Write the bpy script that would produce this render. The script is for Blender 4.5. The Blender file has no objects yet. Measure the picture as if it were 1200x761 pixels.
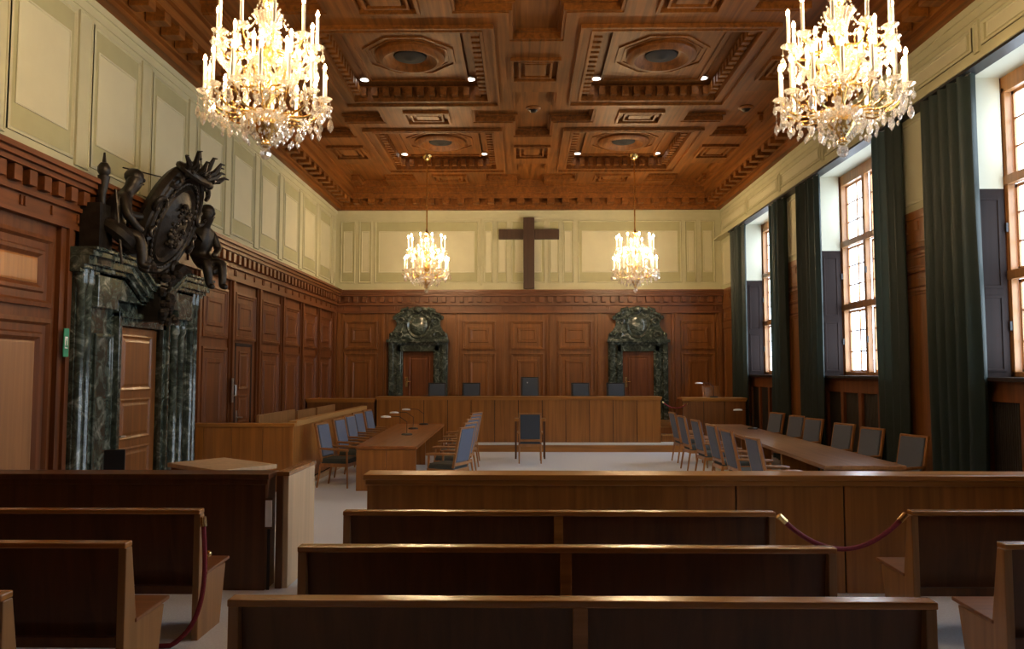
import bpy, bmesh, math, random
from mathutils import Vector, Matrix
PI = math.pi
sc = bpy.context.scene
col = sc.collection
R_ = math.radians

# ------------------------------------------------------------ camera, light, exposure
XL, XR, YB, YF = -5.6, 5.95, 22.8, -3.0
ZE, ZF, ZW = 6.83, 7.4, 4.42            # top of walls, underside of ceiling frames, top of wainscot
cam_d = bpy.data.cameras.new('camera'); cam = bpy.data.objects.new('camera', cam_d); col.objects.link(cam)
cam.location = (0, 0, 2.0)
cam.rotation_euler = (PI/2 + math.atan(55.5/900), 0, math.atan(12/900))
cam_d.sensor_width = 36; cam_d.lens = 27; cam_d.clip_end = 200
sc.camera = cam
sc.view_settings.view_transform = 'Standard'; sc.view_settings.look = 'None'
sc.view_settings.gamma = 1; sc.view_settings.use_curve_mapping = False
sc.view_settings.exposure = 0.45
SKY = 6.5            # overcast daylight outside the windows
BULB = 470.0         # candle bulbs of the chandeliers
w = bpy.data.worlds.new('overcast_sky'); sc.world = w; w.use_nodes = True
bg = w.node_tree.nodes['Background']; bg.inputs[0].default_value = (0.74, 0.87, 1.0, 1); bg.inputs[1].default_value = SKY
WINS = [(17.3, 20.4), (12.2, 15.38), (7.0, 10.15), (3.3, 5.05)]
for a, b in WINS:    # portals only guide the sampling of the sky through the window openings
    ld = bpy.data.lights.new('window_portal', 'AREA'); ld.shape = 'RECTANGLE'; ld.size = b-a; ld.size_y = 4.0
    ld.cycles.is_portal = True
    lo = bpy.data.objects.new('window_portal', ld); col.objects.link(lo)
    lo.location = (6.9, (a+b)/2, 3.93); lo.rotation_euler = (0, PI/2, 0)
    lo.rotation_euler = Vector((1, 0, 0)).to_track_quat('Z', 'Y').to_euler()
    lo.rotation_euler.rotate_axis('Z', PI/2)

# ------------------------------------------------------------ materials
MATS = {}
def nodes(name):
    m = bpy.data.materials.new(name); m.use_nodes = True
    nt = m.node_tree; b = nt.nodes['Principled BSDF']
    return m, nt, b
def plain(name, c, rough=.5, metal=0, coat=0, noise=0.0, nscale=20, bump=0):
    m, nt, b = nodes(name)
    b.inputs['Base Color'].default_value = (*c, 1); b.inputs['Roughness'].default_value = rough
    b.inputs['Metallic'].default_value = metal; b.inputs['Coat Weight'].default_value = coat
    if noise or bump:
        tc = nt.nodes.new('ShaderNodeTexCoord'); n = nt.nodes.new('ShaderNodeTexNoise')
        n.inputs['Scale'].default_value = nscale; n.inputs['Detail'].default_value = 4
        nt.links.new(tc.outputs['Object'], n.inputs['Vector'])
        if noise:
            r = nt.nodes.new('ShaderNodeValToRGB')
            r.color_ramp.elements[0].color = (*[x*(1-noise) for x in c], 1); r.color_ramp.elements[0].position = .3
            r.color_ramp.elements[1].color = (*[min(1, x*(1+noise)) for x in c], 1); r.color_ramp.elements[1].position = .7
            nt.links.new(n.outputs['Fac'], r.inputs[0]); nt.links.new(r.outputs[0], b.inputs['Base Color'])
        if bump:
            bp = nt.nodes.new('ShaderNodeBump'); bp.inputs['Strength'].default_value = bump; bp.inputs['Distance'].default_value = .02
            nt.links.new(n.outputs['Fac'], bp.inputs['Height']); nt.links.new(bp.outputs[0], b.inputs['Normal'])
    MATS[name] = m; return m
def wood(name, c, axis='Z', rough=.35, var=.35, coat=.25, spec=.5):
    """polished wood, grain running along one object axis"""
    m, nt, b = nodes(name)
    tc = nt.nodes.new('ShaderNodeTexCoord')
    s = {'X': (.35, 9, 9), 'Y': (9, .35, 9), 'Z': (9, 9, .35)}[axis]
    mp = nt.nodes.new('ShaderNodeMapping'); mp.inputs['Scale'].default_value = s
    nt.links.new(tc.outputs['Object'], mp.inputs[0])
    n = nt.nodes.new('ShaderNodeTexNoise'); n.inputs['Scale'].default_value = 1.6; n.inputs['Detail'].default_value = 5
    n.inputs['Distortion'].default_value = .6; nt.links.new(mp.outputs[0], n.inputs['Vector'])
    n2 = nt.nodes.new('ShaderNodeTexNoise'); n2.inputs['Scale'].default_value = .9; n2.inputs['Detail'].default_value = 2
    nt.links.new(tc.outputs['Object'], n2.inputs['Vector'])
    mx = nt.nodes.new('ShaderNodeMath'); mx.operation = 'MULTIPLY_ADD'; mx.inputs[1].default_value = .45
    nt.links.new(n2.outputs['Fac'], mx.inputs[0]); nt.links.new(n.outputs['Fac'], mx.inputs[2])
    r = nt.nodes.new('ShaderNodeValToRGB'); e = r.color_ramp.elements
    e[0].position = .48; e[0].color = (*[x*(1-var) for x in c], 1)
    e[1].position = .92; e[1].color = (*[min(1, x*(1+var)) for x in c], 1)
    nt.links.new(mx.outputs[0], r.inputs[0]); nt.links.new(r.outputs[0], b.inputs['Base Color'])
    b.inputs['Roughness'].default_value = rough; b.inputs['Coat Weight'].default_value = coat
    b.inputs['Coat Roughness'].default_value = .25; b.inputs['Specular IOR Level'].default_value = spec
    MATS[name] = m; return m
def emis(name, c, s):
    m, nt, b = nodes(name)
    b.inputs['Base Color'].default_value = (.8, .8, .8, 1)
    b.inputs['Emission Color'].default_value = (*c, 1); b.inputs['Emission Strength'].default_value = s
    MATS[name] = m; return m
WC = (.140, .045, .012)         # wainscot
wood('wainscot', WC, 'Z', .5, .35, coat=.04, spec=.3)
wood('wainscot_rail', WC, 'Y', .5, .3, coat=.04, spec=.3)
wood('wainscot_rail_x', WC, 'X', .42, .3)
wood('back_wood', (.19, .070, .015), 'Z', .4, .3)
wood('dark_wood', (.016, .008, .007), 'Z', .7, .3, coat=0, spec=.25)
wood('veneer_light', (.32, .15, .055), 'Z', .4, .2)
wood('ceiling_wood', (.168, .057, .009), 'Y', .52, .45, coat=.0, spec=.25)
wood('bench_wood', (.33, .13, .026), 'Z', .33, .3)
wood('bench_rail', (.40, .17, .036), 'X', .28, .3)
wood('dock_rail', (.46, .26, .09), 'Y', .35, .25)
wood('pew_wood', (.105, .037, .010), 'Z', .42, .35, coat=.1)  # shade on the pew backs is put into this darker colour
wood('pew_rail', (.34, .14, .032), 'X', .25, .3, coat=.5)  # lighter copy of the pew wood, light on tops and stiles put in
wood('pew_end', (.30, .15, .055), 'Z', .35, .25)
wood('pew_seat', (.24, .10, .04), 'X', .35, .25)
wood('pale_wood', (.60, .43, .25), 'Z', .5, .15)
wood('chair_wood', (.34, .15, .045), 'Z', .35, .25)
wood('window_wood', (.42, .20, .07), 'Z', .4, .25)
wood('table_wood', (.32, .115, .028), 'Y', .3, .3)
wood('table_wood_right', (.30, .15, .06), 'Y', .3, .3)
wood('cross_wood', (.045, .022, .012), 'Z', .45, .3)
plain('gap_dark', (.006, .004, .003), .8)
plain('cream', (.47, .46, .295), .7, noise=.04, nscale=3)
plain('cream_panel', (.53, .52, .36), .7, noise=.03, nscale=3)
plain('cream_band', (.37, .36, .20), .7, noise=.05, nscale=3)
plain('plaster', (.62, .62, .50), .8)
plain('carpet', (.70, .74, .80), .95, noise=.08, nscale=60, bump=.15)
plain('carpet_pale', (.80, .80, .78), .95, noise=.05, nscale=60, bump=.15)
plain('fabric_blue', (.125, .152, .225), .85, noise=.12, nscale=220)
plain('fabric_seat_shaded', (.045, .055, .055), .8, noise=.1, nscale=200)  # same chair cloth, with the shade on the seats put into the colour
plain('fabric_slate', (.05, .065, .09), .8, noise=.1, nscale=200)
plain('curtain', (.024, .042, .040), .5, noise=.15, nscale=8)
def add_translucency():
    m = MATS['curtain']; nt = m.node_tree; o = nt.nodes['Material Output']; b = nt.nodes['Principled BSDF']
    t = nt.nodes.new('ShaderNodeBsdfTranslucent'); t.inputs[0].default_value = (.14, .20, .18, 1); mx = nt.nodes.new('ShaderNodeMixShader'); mx.inputs[0].default_value = .35
    nt.links.new(b.outputs[0], mx.inputs[1]); nt.links.new(t.outputs[0], mx.inputs[2]); nt.links.new(mx.outputs[0], o.inputs[0])
add_translucency()
plain('bronze', (.024, .019, .014), .42, metal=.5, noise=.4, nscale=9, bump=.5)
plain('gold', (.83, .58, .22), .25, metal=1)
plain('brass', (.80, .60, .28), .22, metal=1)
plain('steel', (.7, .7, .68), .3, metal=.9)
plain('black', (.012, .012, .013), .45)
plain('white', (.93, .93, .92), .6)
plain('candle', (.95, .90, .78), .5)
plain('rope_red', (.20, .012, .022), .75, noise=.2, nscale=90)
plain('sign_green', (.03, .30, .16), .5)
plain('grille', (.03, .022, .016), .6)
emis('bulb', (1.0, .69, .37), BULB)
emis('downlight', (1.0, .93, .82), 7)
def marble():
    m, nt, b = nodes('marble')
    tc = nt.nodes.new('ShaderNodeTexCoord'); n = nt.nodes.new('ShaderNodeTexNoise')
    n.inputs['Scale'].default_value = 4.5; n.inputs['Detail'].default_value = 10; n.inputs['Roughness'].default_value = .65; n.inputs['Distortion'].default_value = 1.6
    nt.links.new(tc.outputs['Object'], n.inputs['Vector'])
    r = nt.nodes.new('ShaderNodeValToRGB'); e = r.color_ramp.elements
    e[0].position = .36; e[0].color = (.020, .028, .024, 1); e[1].position = .74; e[1].color = (.42, .46, .42, 1)
    x = e.new(.52); x.color = (.055, .075, .062, 1); x = e.new(.60); x.color = (.13, .16, .14, 1)
    nt.links.new(n.outputs['Fac'], r.inputs[0]); nt.links.new(r.outputs[0], b.inputs['Base Color'])
    b.inputs['Roughness'].default_value = .14; b.inputs['Coat Weight'].default_value = .5
    MATS['marble'] = m
marble()
def mixmat(name, fac, gcol, rough, tcol=(1, 1, 1)):
    m = bpy.data.materials.new(name); m.use_nodes = True; nt = m.node_tree; nt.nodes.clear()
    o = nt.nodes.new('ShaderNodeOutputMaterial'); mx = nt.nodes.new('ShaderNodeMixShader')
    t = nt.nodes.new('ShaderNodeBsdfTransparent'); g = nt.nodes.new('ShaderNodeBsdfGlossy')
    t.inputs[0].default_value = (*tcol, 1); g.inputs[0].default_value = (*gcol, 1); g.inputs['Roughness'].default_value = rough
    mx.inputs[0].default_value = fac
    nt.links.new(t.outputs[0], mx.inputs[1]); nt.links.new(g.outputs[0], mx.inputs[2]); nt.links.new(mx.outputs[0], o.inputs[0])
    MATS[name] = m
mixmat('window_glass', .06, (1, 1, 1), .02)
mixmat('crystal', .5, (1, .97, .92), .12)
def crystal_body():
    nt = MATS['crystal'].node_tree; o = nt.nodes['Material Output']; mx0 = nt.nodes['Mix Shader']
    t = nt.nodes.new('ShaderNodeBsdfTranslucent'); t.inputs[0].default_value = (.95, .93, .88, 1)
    mx = nt.nodes.new('ShaderNodeMixShader'); mx.inputs[0].default_value = .2
    nt.links.new(mx0.outputs[0], mx.inputs[1]); nt.links.new(t.outputs[0], mx.inputs[2]); nt.links.new(mx.outputs[0], o.inputs[0])
crystal_body()

# ------------------------------------------------------------ helpers
class MB:
    """collects shapes, then links them as ONE mesh object"""
    def __init__(s, T=None): s.v = []; s.f = []; s.T = T or (lambda p: p)
    def add(s, vs, fs):
        o = len(s.v); s.v += [s.T(p) for p in vs]; s.f += [[o+i for i in f] for f in fs]; return s
    def box(s, x0, x1, y0, y1, z0, z1):
        return s.add([(x, y, z) for x in (x0, x1) for y in (y0, y1) for z in (z0, z1)],
              [(0, 1, 3, 2), (4, 6, 7, 5), (0, 4, 5, 1), (2, 3, 7, 6), (0, 2, 6, 4), (1, 5, 7, 3)])
    def prism(s, poly, a, b, plane='YZ'):
        """poly extruded from a to b along the axis left out"""
        def P(u, v, t): return {'YZ': (t, u, v), 'XZ': (u, t, v), 'XY': (u, v, t)}[plane]
        n = len(poly)
        vs = [P(u, v, a) for u, v in poly] + [P(u, v, b) for u, v in poly]
        fs = [tuple(range(n)), tuple(range(2*n-1, n-1, -1))] + [(i, (i+1) % n, n+(i+1) % n, n+i) for i in range(n)]
        return s.add(vs, fs)
    def lathe(s, prof, n=16, c=(0, 0, 0), M=None, sx=1, sy=1):
        vs = []; fs = []
        for r, z in prof:
            for i in range(n):
                a = 2*PI*i/n; p = Vector((r*sx*math.cos(a), r*sy*math.sin(a), z))
                if M: p = M @ p
                vs.append((p[0]+c[0], p[1]+c[1], p[2]+c[2]))
        for k in range(len(prof)-1):
            for i in range(n): fs.append((k*n+i, k*n+(i+1) % n, (k+1)*n+(i+1) % n, (k+1)*n+i))
        if prof[0][0] > 1e-5: fs.append(tuple(range(n-1, -1, -1)))
        if prof[-1][0] > 1e-5: fs.append(tuple((len(prof)-1)*n+i for i in range(n)))
        return s.add(vs, fs)
    def tube(s, pts, r, n=8, closed=False):
        pts = [Vector(p) for p in pts]; m = len(pts); rs = r if isinstance(r, (list, tuple)) else [r]*m
        vs = []; fs = []; up = Vector((0, 0, 1)); pn = None
        for i, p in enumerate(pts):
            d = (pts[min(i+1, m-1)] - pts[max(i-1, 0)]) if not closed else pts[(i+1) % m]-pts[(i-1) % m]
            d.normalize()
            if pn is None:
                pn = d.cross(up)
                if pn.length < .1: pn = d.cross(Vector((1, 0, 0)))
            pn = (pn - d*pn.dot(d)).normalized(); b = d.cross(pn)
            for k in range(n):
                a = 2*PI*k/n; q = p + (pn*math.cos(a)+b*math.sin(a))*rs[i]; vs.append(tuple(q))
        for i in range(m if closed else m-1):
            j = (i+1) % m
            for k in range(n): fs.append((i*n+k, i*n+(k+1) % n, j*n+(k+1) % n, j*n+k))
        if not closed: fs += [tuple(range(n-1, -1, -1)), tuple((m-1)*n+k for k in range(n))]
        return s.add(vs, fs)
    def ring(s, u0, u1, z0, z1, prof, cap=True):
        """rectangle in the (u, z) plane, prof = [(inset, w)] steps; coordinates are (u, w, z)"""
        vs = []; fs = []
        for ins, ww in prof:
            vs += [(u0+ins, ww, z0+ins), (u1-ins, ww, z0+ins), (u1-ins, ww, z1-ins), (u0+ins, ww, z1-ins)]
        for k in range(len(prof)-1):
            for i in range(4): fs.append((4*k+i, 4*k+(i+1) % 4, 4*k+4+(i+1) % 4, 4*k+4+i))
        if cap: k = 4*(len(prof)-1); fs.append((k, k+1, k+2, k+3))
        return s.add(vs, fs)
    def ball(s, c, r, n=12, sz=(1, 1, 1), M=None):
        k = max(4, n//2)
        return s.lathe([(r*math.sin(PI*i/k), -r*math.cos(PI*i/k)*sz[2]) for i in range(k+1)], n, c, M, sz[0], sz[1])
    def build(s, name, mat, parent=None, smooth=False, bevel=0, loc=None):
        me = bpy.data.meshes.new(name); me.from_pydata(s.v, [], s.f)
        bm = bmesh.new(); bm.from_mesh(me); bmesh.ops.remove_doubles(bm, verts=bm.verts, dist=1e-6)
        bmesh.ops.recalc_face_normals(bm, faces=bm.faces); bm.to_mesh(me); bm.free()
        me.materials.append(MATS[mat] if isinstance(mat, str) else mat)
        if smooth:
            for p in me.polygons: p.use_smooth = True
        o = bpy.data.objects.new(name, me); col.objects.link(o)
        if parent is not None: o.parent = parent
        if loc: o.location = loc
        if bevel:
            b = o.modifiers.new('bevel', 'BEVEL'); b.width = bevel; b.segments = 2; b.limit_method = 'ANGLE'; b.angle_limit = R_(40)
        if smooth:
            try:
                for e in me.edges: pass
                me.set_sharp_from_angle(angle=R_(38))
            except Exception: pass
        return o
def tag(o, label, cat, group=None):
    o['label'] = label; o['category'] = cat
    if group: o['group'] = group
    return o
def struct(o): o['kind'] = 'structure'; return o
def thing(name, label, cat, loc=(0, 0, 0), rz=0, group=None):
    o = bpy.data.objects.new(name, None); col.objects.link(o); o.location = loc; o.rotation_euler = (0, 0, rz)
    o.empty_display_size = .1
    return tag(o, label, cat, group)
def kids(o): return [c for c in bpy.data.objects if c.parent == o]
def copy_tree(o, parent=None, tree=None):
    if tree is None:
        tree = {}
        for c in bpy.data.objects:
            if c.parent: tree.setdefault(c.parent.name, []).append(c)
    n = o.copy(); col.objects.link(n); n.parent = parent
    for c in tree.get(o.name, []): copy_tree(c, n, tree)
    return n
def bezier(p0, p1, p2, p3, n=12):
    out = []
    for i in range(n+1):
        t = i/n; q = (1-t)
        out.append(tuple(q**3*a+3*q*q*t*b+3*q*t*t*c+t**3*d for a, b, c, d in zip(p0, p1, p2, p3)))
    return out
TL = lambda p: (XL+p[1], p[0], p[2])        # local (u, w, z) of the left wall
TR = lambda p: (XR-p[1], p[0], p[2])
TB = lambda p: (p[0], YB-p[1], p[2])
TF = lambda p: (p[0], YF+p[1], p[2])

# ------------------------------------------------------------ room shell
struct(MB().box(XL-.3, XR+.9, YF-.3, YB+.3, -.2, 0).build('floor', 'carpet'))
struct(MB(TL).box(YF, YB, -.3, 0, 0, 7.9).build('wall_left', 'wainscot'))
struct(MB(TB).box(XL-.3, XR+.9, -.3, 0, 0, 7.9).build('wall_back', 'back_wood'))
struct(MB(TF).box(XL-.3, XR+.9, -.3, 0, 0, 7.9).build('wall_front', 'dark_wood'))
def wall_right():
    m = MB(); x0, x1 = XR, XR+.6
    m.box(x0, x1, YF, YB, 5.95, 7.9); 
    m.box(x0+.12, x1, YF, YB, 0, 1.9)
    ys = [YF] + [v for a, b in sorted(WINS) for v in (a, b)] + [YB]
    for i in range(0, len(ys), 2): m.box(x0, x1, ys[i], ys[i+1], 0, 5.95)
    return struct(m.build('wall_right', 'wainscot'))
wr = wall_right()

def cream_zone(T, u0, u1, name, panels, z0=ZW, z1=ZE, skip=()):
    """painted upper wall: field, thin mouldings, framed panels"""
    m = MB(T); m.box(u0, u1, -.005, .012, z0, z1)
    m.box(u0, u1, .012, .035, z0, z0+.13); m.box(u0, u1, .012, .05, z1-.10, z1); m.box(u0, u1, .012, .03, z1-.22, z1-.10)
    o = struct(m.build('trim_'+name, 'cream'))
    b = MB(T); c = MB(T); q = MB(T)
    for a, d in panels:
        b.ring(a, d, z0+.22, z1-.30, [(0, .012), (0, .032), (.03, .04), (.05, .016)])
        q.ring(a+.0, d, z0+.22, z1-.30, [(0, .012), (0, .033), (.03, .041), (.05, .017)], cap=False)
        g = min(.12, (d-a)*.2); gv = .32 if z1-z0 > 2 else .06
        c.ring(a+g, d-g, z0+.22+gv, z1-.30-gv, [(0, .012), (0, .03), (.02, .034), (.03, .022)])
    for i in range(len(panels)-1):
        a, d = panels[i][1], panels[i+1][0]
        if d-a > .12: q.ring(a+.04, d-.04, z0+.16, z1-.26, [(0, .012), (0, .04), (.02, .045), (.03, .03)])
    b.build('panel_band', 'cream_band', o); c.build('panel_field', 'cream_panel', o); q.build('panel_moulding', 'cream', o)
    return o
cream_zone(TL, YF, YB, 'left_cream', [(9.5+1.6*k+.19, 9.5+1.6*(k+1)-.19) for k in range(-7, 8)] + [(22.49, 22.7)])
cream_zone(TB, XL, XR, 'back_cream', [(-5.45, -5.0), (-4.9, -4.5), (-4.42, -1.3), (-1.16, -.86), (-.78, -.42), (-.34, .70), (.78, 1.12), (1.2, 1.55), (1.66, 4.76), (4.84, 5.2), (5.3, 5.75)])
def right_upper():
    o = cream_zone(TR, YF, YB, 'right_cream', [(YF+.1+2.57*k, YF+2.47+2.57*k) for k in range(10)], 5.99, ZE)
    f = MB(TR).box(YF, YB, 0, .24, 5.91, 5.95).box(YF, YB, 0, .18, 5.95, 6.0); f.build('lintel_moulding', 'cream', o)
    # cream upper face of the piers
    ys = [YF] + [v for a, b in sorted(WINS) for v in (a, b)] + [YB]
    m = MB(TR); p = MB(TR)
    for i in range(0, len(ys), 2):
        a, b = ys[i], ys[i+1]
        if b-a < .3: continue
        m.box(a, b, -.004, .012, ZW, 5.95)
        p.ring(a+.25, b-.25, ZW+.12, 5.8, [(0, .012), (0, .03), (.03, .034), (.04, .018)])
    m.build('pier_face', 'cream', o); p.build('pier_panel', 'cream_panel', o)
right_upper()

def dentil_cornice(T, u0, u1, name, mat):
    """wainscot cornice with dentils, frieze marks and architrave"""
    m = MB(T)
    for w0, a, b in ((.30, 4.36, 4.42), (.25, 4.30, 4.36), (.20, 4.24, 4.30), (.10, 4.02, 4.24), (.13, 3.97, 4.02), (.07, 3.80, 3.97), (.10, 3.74, 3.80)):
        m.box(u0, u1, 0, w0, a, b)
    o = struct(m.build('trim_'+name, mat))
    d = MB(T); n = int((u1-u0)/.26)
    for i in range(n): a = u0+(u1-u0)*(i+.5)/n; d.box(a-.065, a+.065, .08, .185, 4.06, 4.23)
    d.build('dentil_row', mat, o, bevel=.006)
    f = MB(T); n = int((u1-u0)/.52)
    for i in range(n):
        a = u0+(u1-u0)*(i+.5)/n
        for q in (-.035, .035) if i % 3 == 0 else (0,): f.box(a+q-.015, a+q+.015, .06, .095, 3.84, 3.95)
    f.build('frieze_marks', 'veneer_light' if False else mat, o, bevel=.004)
    return o
dentil_cornice(TL, YF, YB, 'left_cornice', 'wainscot_rail')
dentil_cornice(TB, XL, XR, 'back_cornice', 'wainscot_rail_x')
PAN = [(0, 0), (0, .05), (.04, .055), (.06, .03), (.085, .03), (.10, .012)]
PAN2 = PAN + [(.20, .012), (.22, .035), (.28, .035), (.30, .02)]
def wains_left():
    o = struct(MB(TL).box(YF, YB, 0, .03, 0, .35).box(YF, YB, 0, .045, .0, .16).build('baseboard_left', 'wainscot_rail'))
    edges = [13.07, 14.6, 16.11, 17.7, 19.27, 20.87, 22.46]
    st = MB(TL)
    for e in edges: st.box(e-.05, e+.05, 0, .09, 0, 3.74); st.box(e-.11, e+.11, 0, .045, 0, 3.74)
    st.box(22.6, YB, 0, .09, 0, 3.74)
    for e in (9.22, 5.9, 2.6, -.7): st.box(e-.14, e+.14, 0, .06, 0, 3.74); st.box(e-.04, e+.04, 0, .10, 0, 3.74)
    s = struct(st.build('trim_left_stile', 'wainscot'))
    for i in range(6):
        a, b = edges[i]+.2, edges[i+1]-.2
        p = MB(TL); p.ring(a, b, 2.62, 3.55, PAN2)
        if i != 1: p.ring(a, b, .5, 2.45, PAN2)
        p.build('bay_panel', 'wainscot', s)
    for a, b in ((6.15, 8.98), (2.9, 5.65), (-.4, 2.35)):
        p = MB(TL); p.ring(a, b, 2.75, 3.58, [(0, 0), (0, .05), (.05, .06), (.08, .02), (.16, .02), (.18, .05), (.22, .05), (.26, .015)])
        p.ring(a, b, .55, 2.62, [(0, 0), (0, .05), (.05, .06), (.08, .02), (.16, .02), (.18, .05), (.22, .05), (.26, .015)])
        p.build('bay_panel', 'wainscot', s)
        MB(TL).ring(a+.27, b-.27, .82, 2.35, [(0, .01), (0, .02), (.02, .024)]).build('veneer_inset', 'veneer_light', s)
        MB(TL).ring(a+.27, b-.27, 3.02, 3.31, [(0, .01), (0, .02), (.02, .024)]).build('veneer_inset', 'bench_wood', s)
wains_left()
def wains_back():
    st = MB(TB); edges = [-5.45, -4.15, -2.01, -.56, .86, 2.28, 4.55, 5.85]
    for e in edges: st.box(e-.045, e+.045, 0, .09, 0, 3.74); st.box(e-.13, e+.13, 0, .045, 0, 3.74)
    s = struct(st.build('trim_back_stile', 'back_wood'))
    for a, b in ((-5.45, -4.15), (-2.01, -.56), (-.56, .86), (.86, 2.28), (4.55, 5.85)):
        c = (a+b)/2; h = .50
        p = MB(TB); p.ring(c-h, c+h, 2.66, 3.52, PAN2); p.ring(c-h, c+h, .8, 2.56, PAN2)
        p.build('bay_panel', 'back_wood', s)
wains_back()
def wains_right():
    """pier panelling, panelled window aprons with grilles, dark reveal linings"""
    ys = [YF] + [v for a, b in sorted(WINS) for v in (a, b)] + [YB]
    m = MB(TR)
    for i in range(0, len(ys), 2):
        a, b = ys[i], ys[i+1]
        if b-a < .3: continue
        PF = [(i_, w_*.6) for i_, w_ in PAN]; m.ring(a+.2, b-.2, .4, 3.25, PF); m.ring(a+.2, b-.2, 3.5, 3.8, PF)
        m.box(a, b, 0, .02, 3.28, 3.4); m.box(a, b, 0, .03, 3.4, 3.46); m.box(a, b, 0, .02, 3.86, 3.94); m.box(a, b, 0, .035, 3.94, 4.04)
        m.box(a, b, 0, .02, 4.04, 4.3); m.box(a, b, 0, .04, 4.3, ZW)
        for k in range(5): c = a+.2+(b-a-.4)*(k+.5)/5; m.box(c-.05, c+.05, .015, .035, 4.12, 4.26)
    s = struct(m.build('trim_right_pier', 'back_wood'))
    g = MB(TR); q = MB(TR)
    for a, b in WINS:
        g.box(a, b, -.12, -.06, 1.62, 1.9); g.box(a, b, -.12, -.04, 0, .35)
        n = 4; wd = (b-a-.16)/n
        for k in range(n+1): c = a+.08+wd*k; g.box(c-.06, c+.06, -.12, -.05, .35, 1.62)
        for k in range(n):
            c0, c1 = a+.08+wd*k+.06, a+.08+wd*(k+1)-.06
            for j in range(14): t = c0+(c1-c0)*(j+.5)/14; q.box(t-.012, t+.012, -.115, -.095, .35, 1.62)
    g.build('apron_frame', 'wainscot', s); q.build('apron_grille', 'grille', s)
    j = MB(); c = MB()
    for a, b in WINS:
        for y0, y1, sg in ((a, a+.03, 1), (b-.03, b, -1)):
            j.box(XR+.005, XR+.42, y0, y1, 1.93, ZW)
            f = y1 if sg > 0 else y0
            T = lambda p, f=f, sg=sg: (XR+p[0], f+sg*p[1], p[2])
            jj = MB(T); jj.ring(.07, .36, 2.0, 3.0, [(0, 0), (0, .012), (.03, .014), (.04, .004)]); jj.ring(.07, .36, 3.1, 4.3, [(0, 0), (0, .012), (.03, .014), (.04, .004)])
            o_ = len(j.v); j.v += jj.v; j.f += [[o_+i for i in f_] for f_ in jj.f]
            c.box(XR+.003, XR+.42, y0, y1, ZW, 5.95)
        c.box(XR+.003, XR+.6, a, b, 5.92, 5.955)
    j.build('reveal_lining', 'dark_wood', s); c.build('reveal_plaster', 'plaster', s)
wains_right()
def window(n, a, b):
    o = bpy.data.objects.new('window_%d' % n, None); col.objects.link(o); o.location = (6.4, a, 1.93); struct(o)
    W = b-a; Hh = 5.78-1.93
    f = MB(); t = .07
    f.box(0, .09, 0, t, 0, Hh); f.box(0, .09, W-t, W, 0, Hh); f.box(0, .09, 0, W, 0, t); f.box(0, .09, 0, W, Hh-t, Hh)
    cw = W/3; zs = [0, 1.34, 2.60, Hh]
    for k in (1, 2): f.box(-.01, .09, cw*k-.05, cw*k+.05, 0, Hh)
    for z in zs[1:3]: f.box(-.02, .09, 0, W, z-.06, z+.06)
    f.box(0, .2, 0, W, Hh-.01, Hh+.2)
    f.build('window_frame', 'window_wood', o, bevel=.006)
    s = MB(); g = MB(); h = MB()
    for c in range(3):
        for r in range(3):
            y0, y1, z0, z1 = cw*c+.06, cw*(c+1)-.06, zs[r]+.06, zs[r+1]-.06
            s.box(.10, .13, y0, y0+.045, z0, z1); s.box(.10, .13, y1-.045, y1, z0, z1); s.box(.10, .13, y0, y1, z0, z0+.045); s.box(.10, .13, y0, y1, z1-.045, z1)
            s.box(.105, .125, (y0+y1)/2-.016, (y0+y1)/2+.016, z0, z1)
            for k in (1, 2): z = z0+(z1-z0)*k/3; s.box(.105, .125, y0, y1, z-.012, z+.012)
            g.box(.113, .117, y0, y1, z0, z1)
            if r < 2: h.box(-.03, .0, y1+.0, y1+.02, (z0+z1)/2-.06, (z0+z1)/2+.06)
    s.build('sash', 'window_wood', o); g.build('pane', 'window_glass', o); h.build('latch', 'black', o)
    MB().box(-.62+.1, .1, 0, W, -.05, .0).build('window_sill', 'dark_wood', o, bevel=.008)
    return o
for i, (a, b) in enumerate(WINS): window(i+1, a, b)
struct(MB(TR).box(YF, YB-1.5, .02, .22, 5.875, 5.91).build('trim_curtain_track', 'black'))

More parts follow.
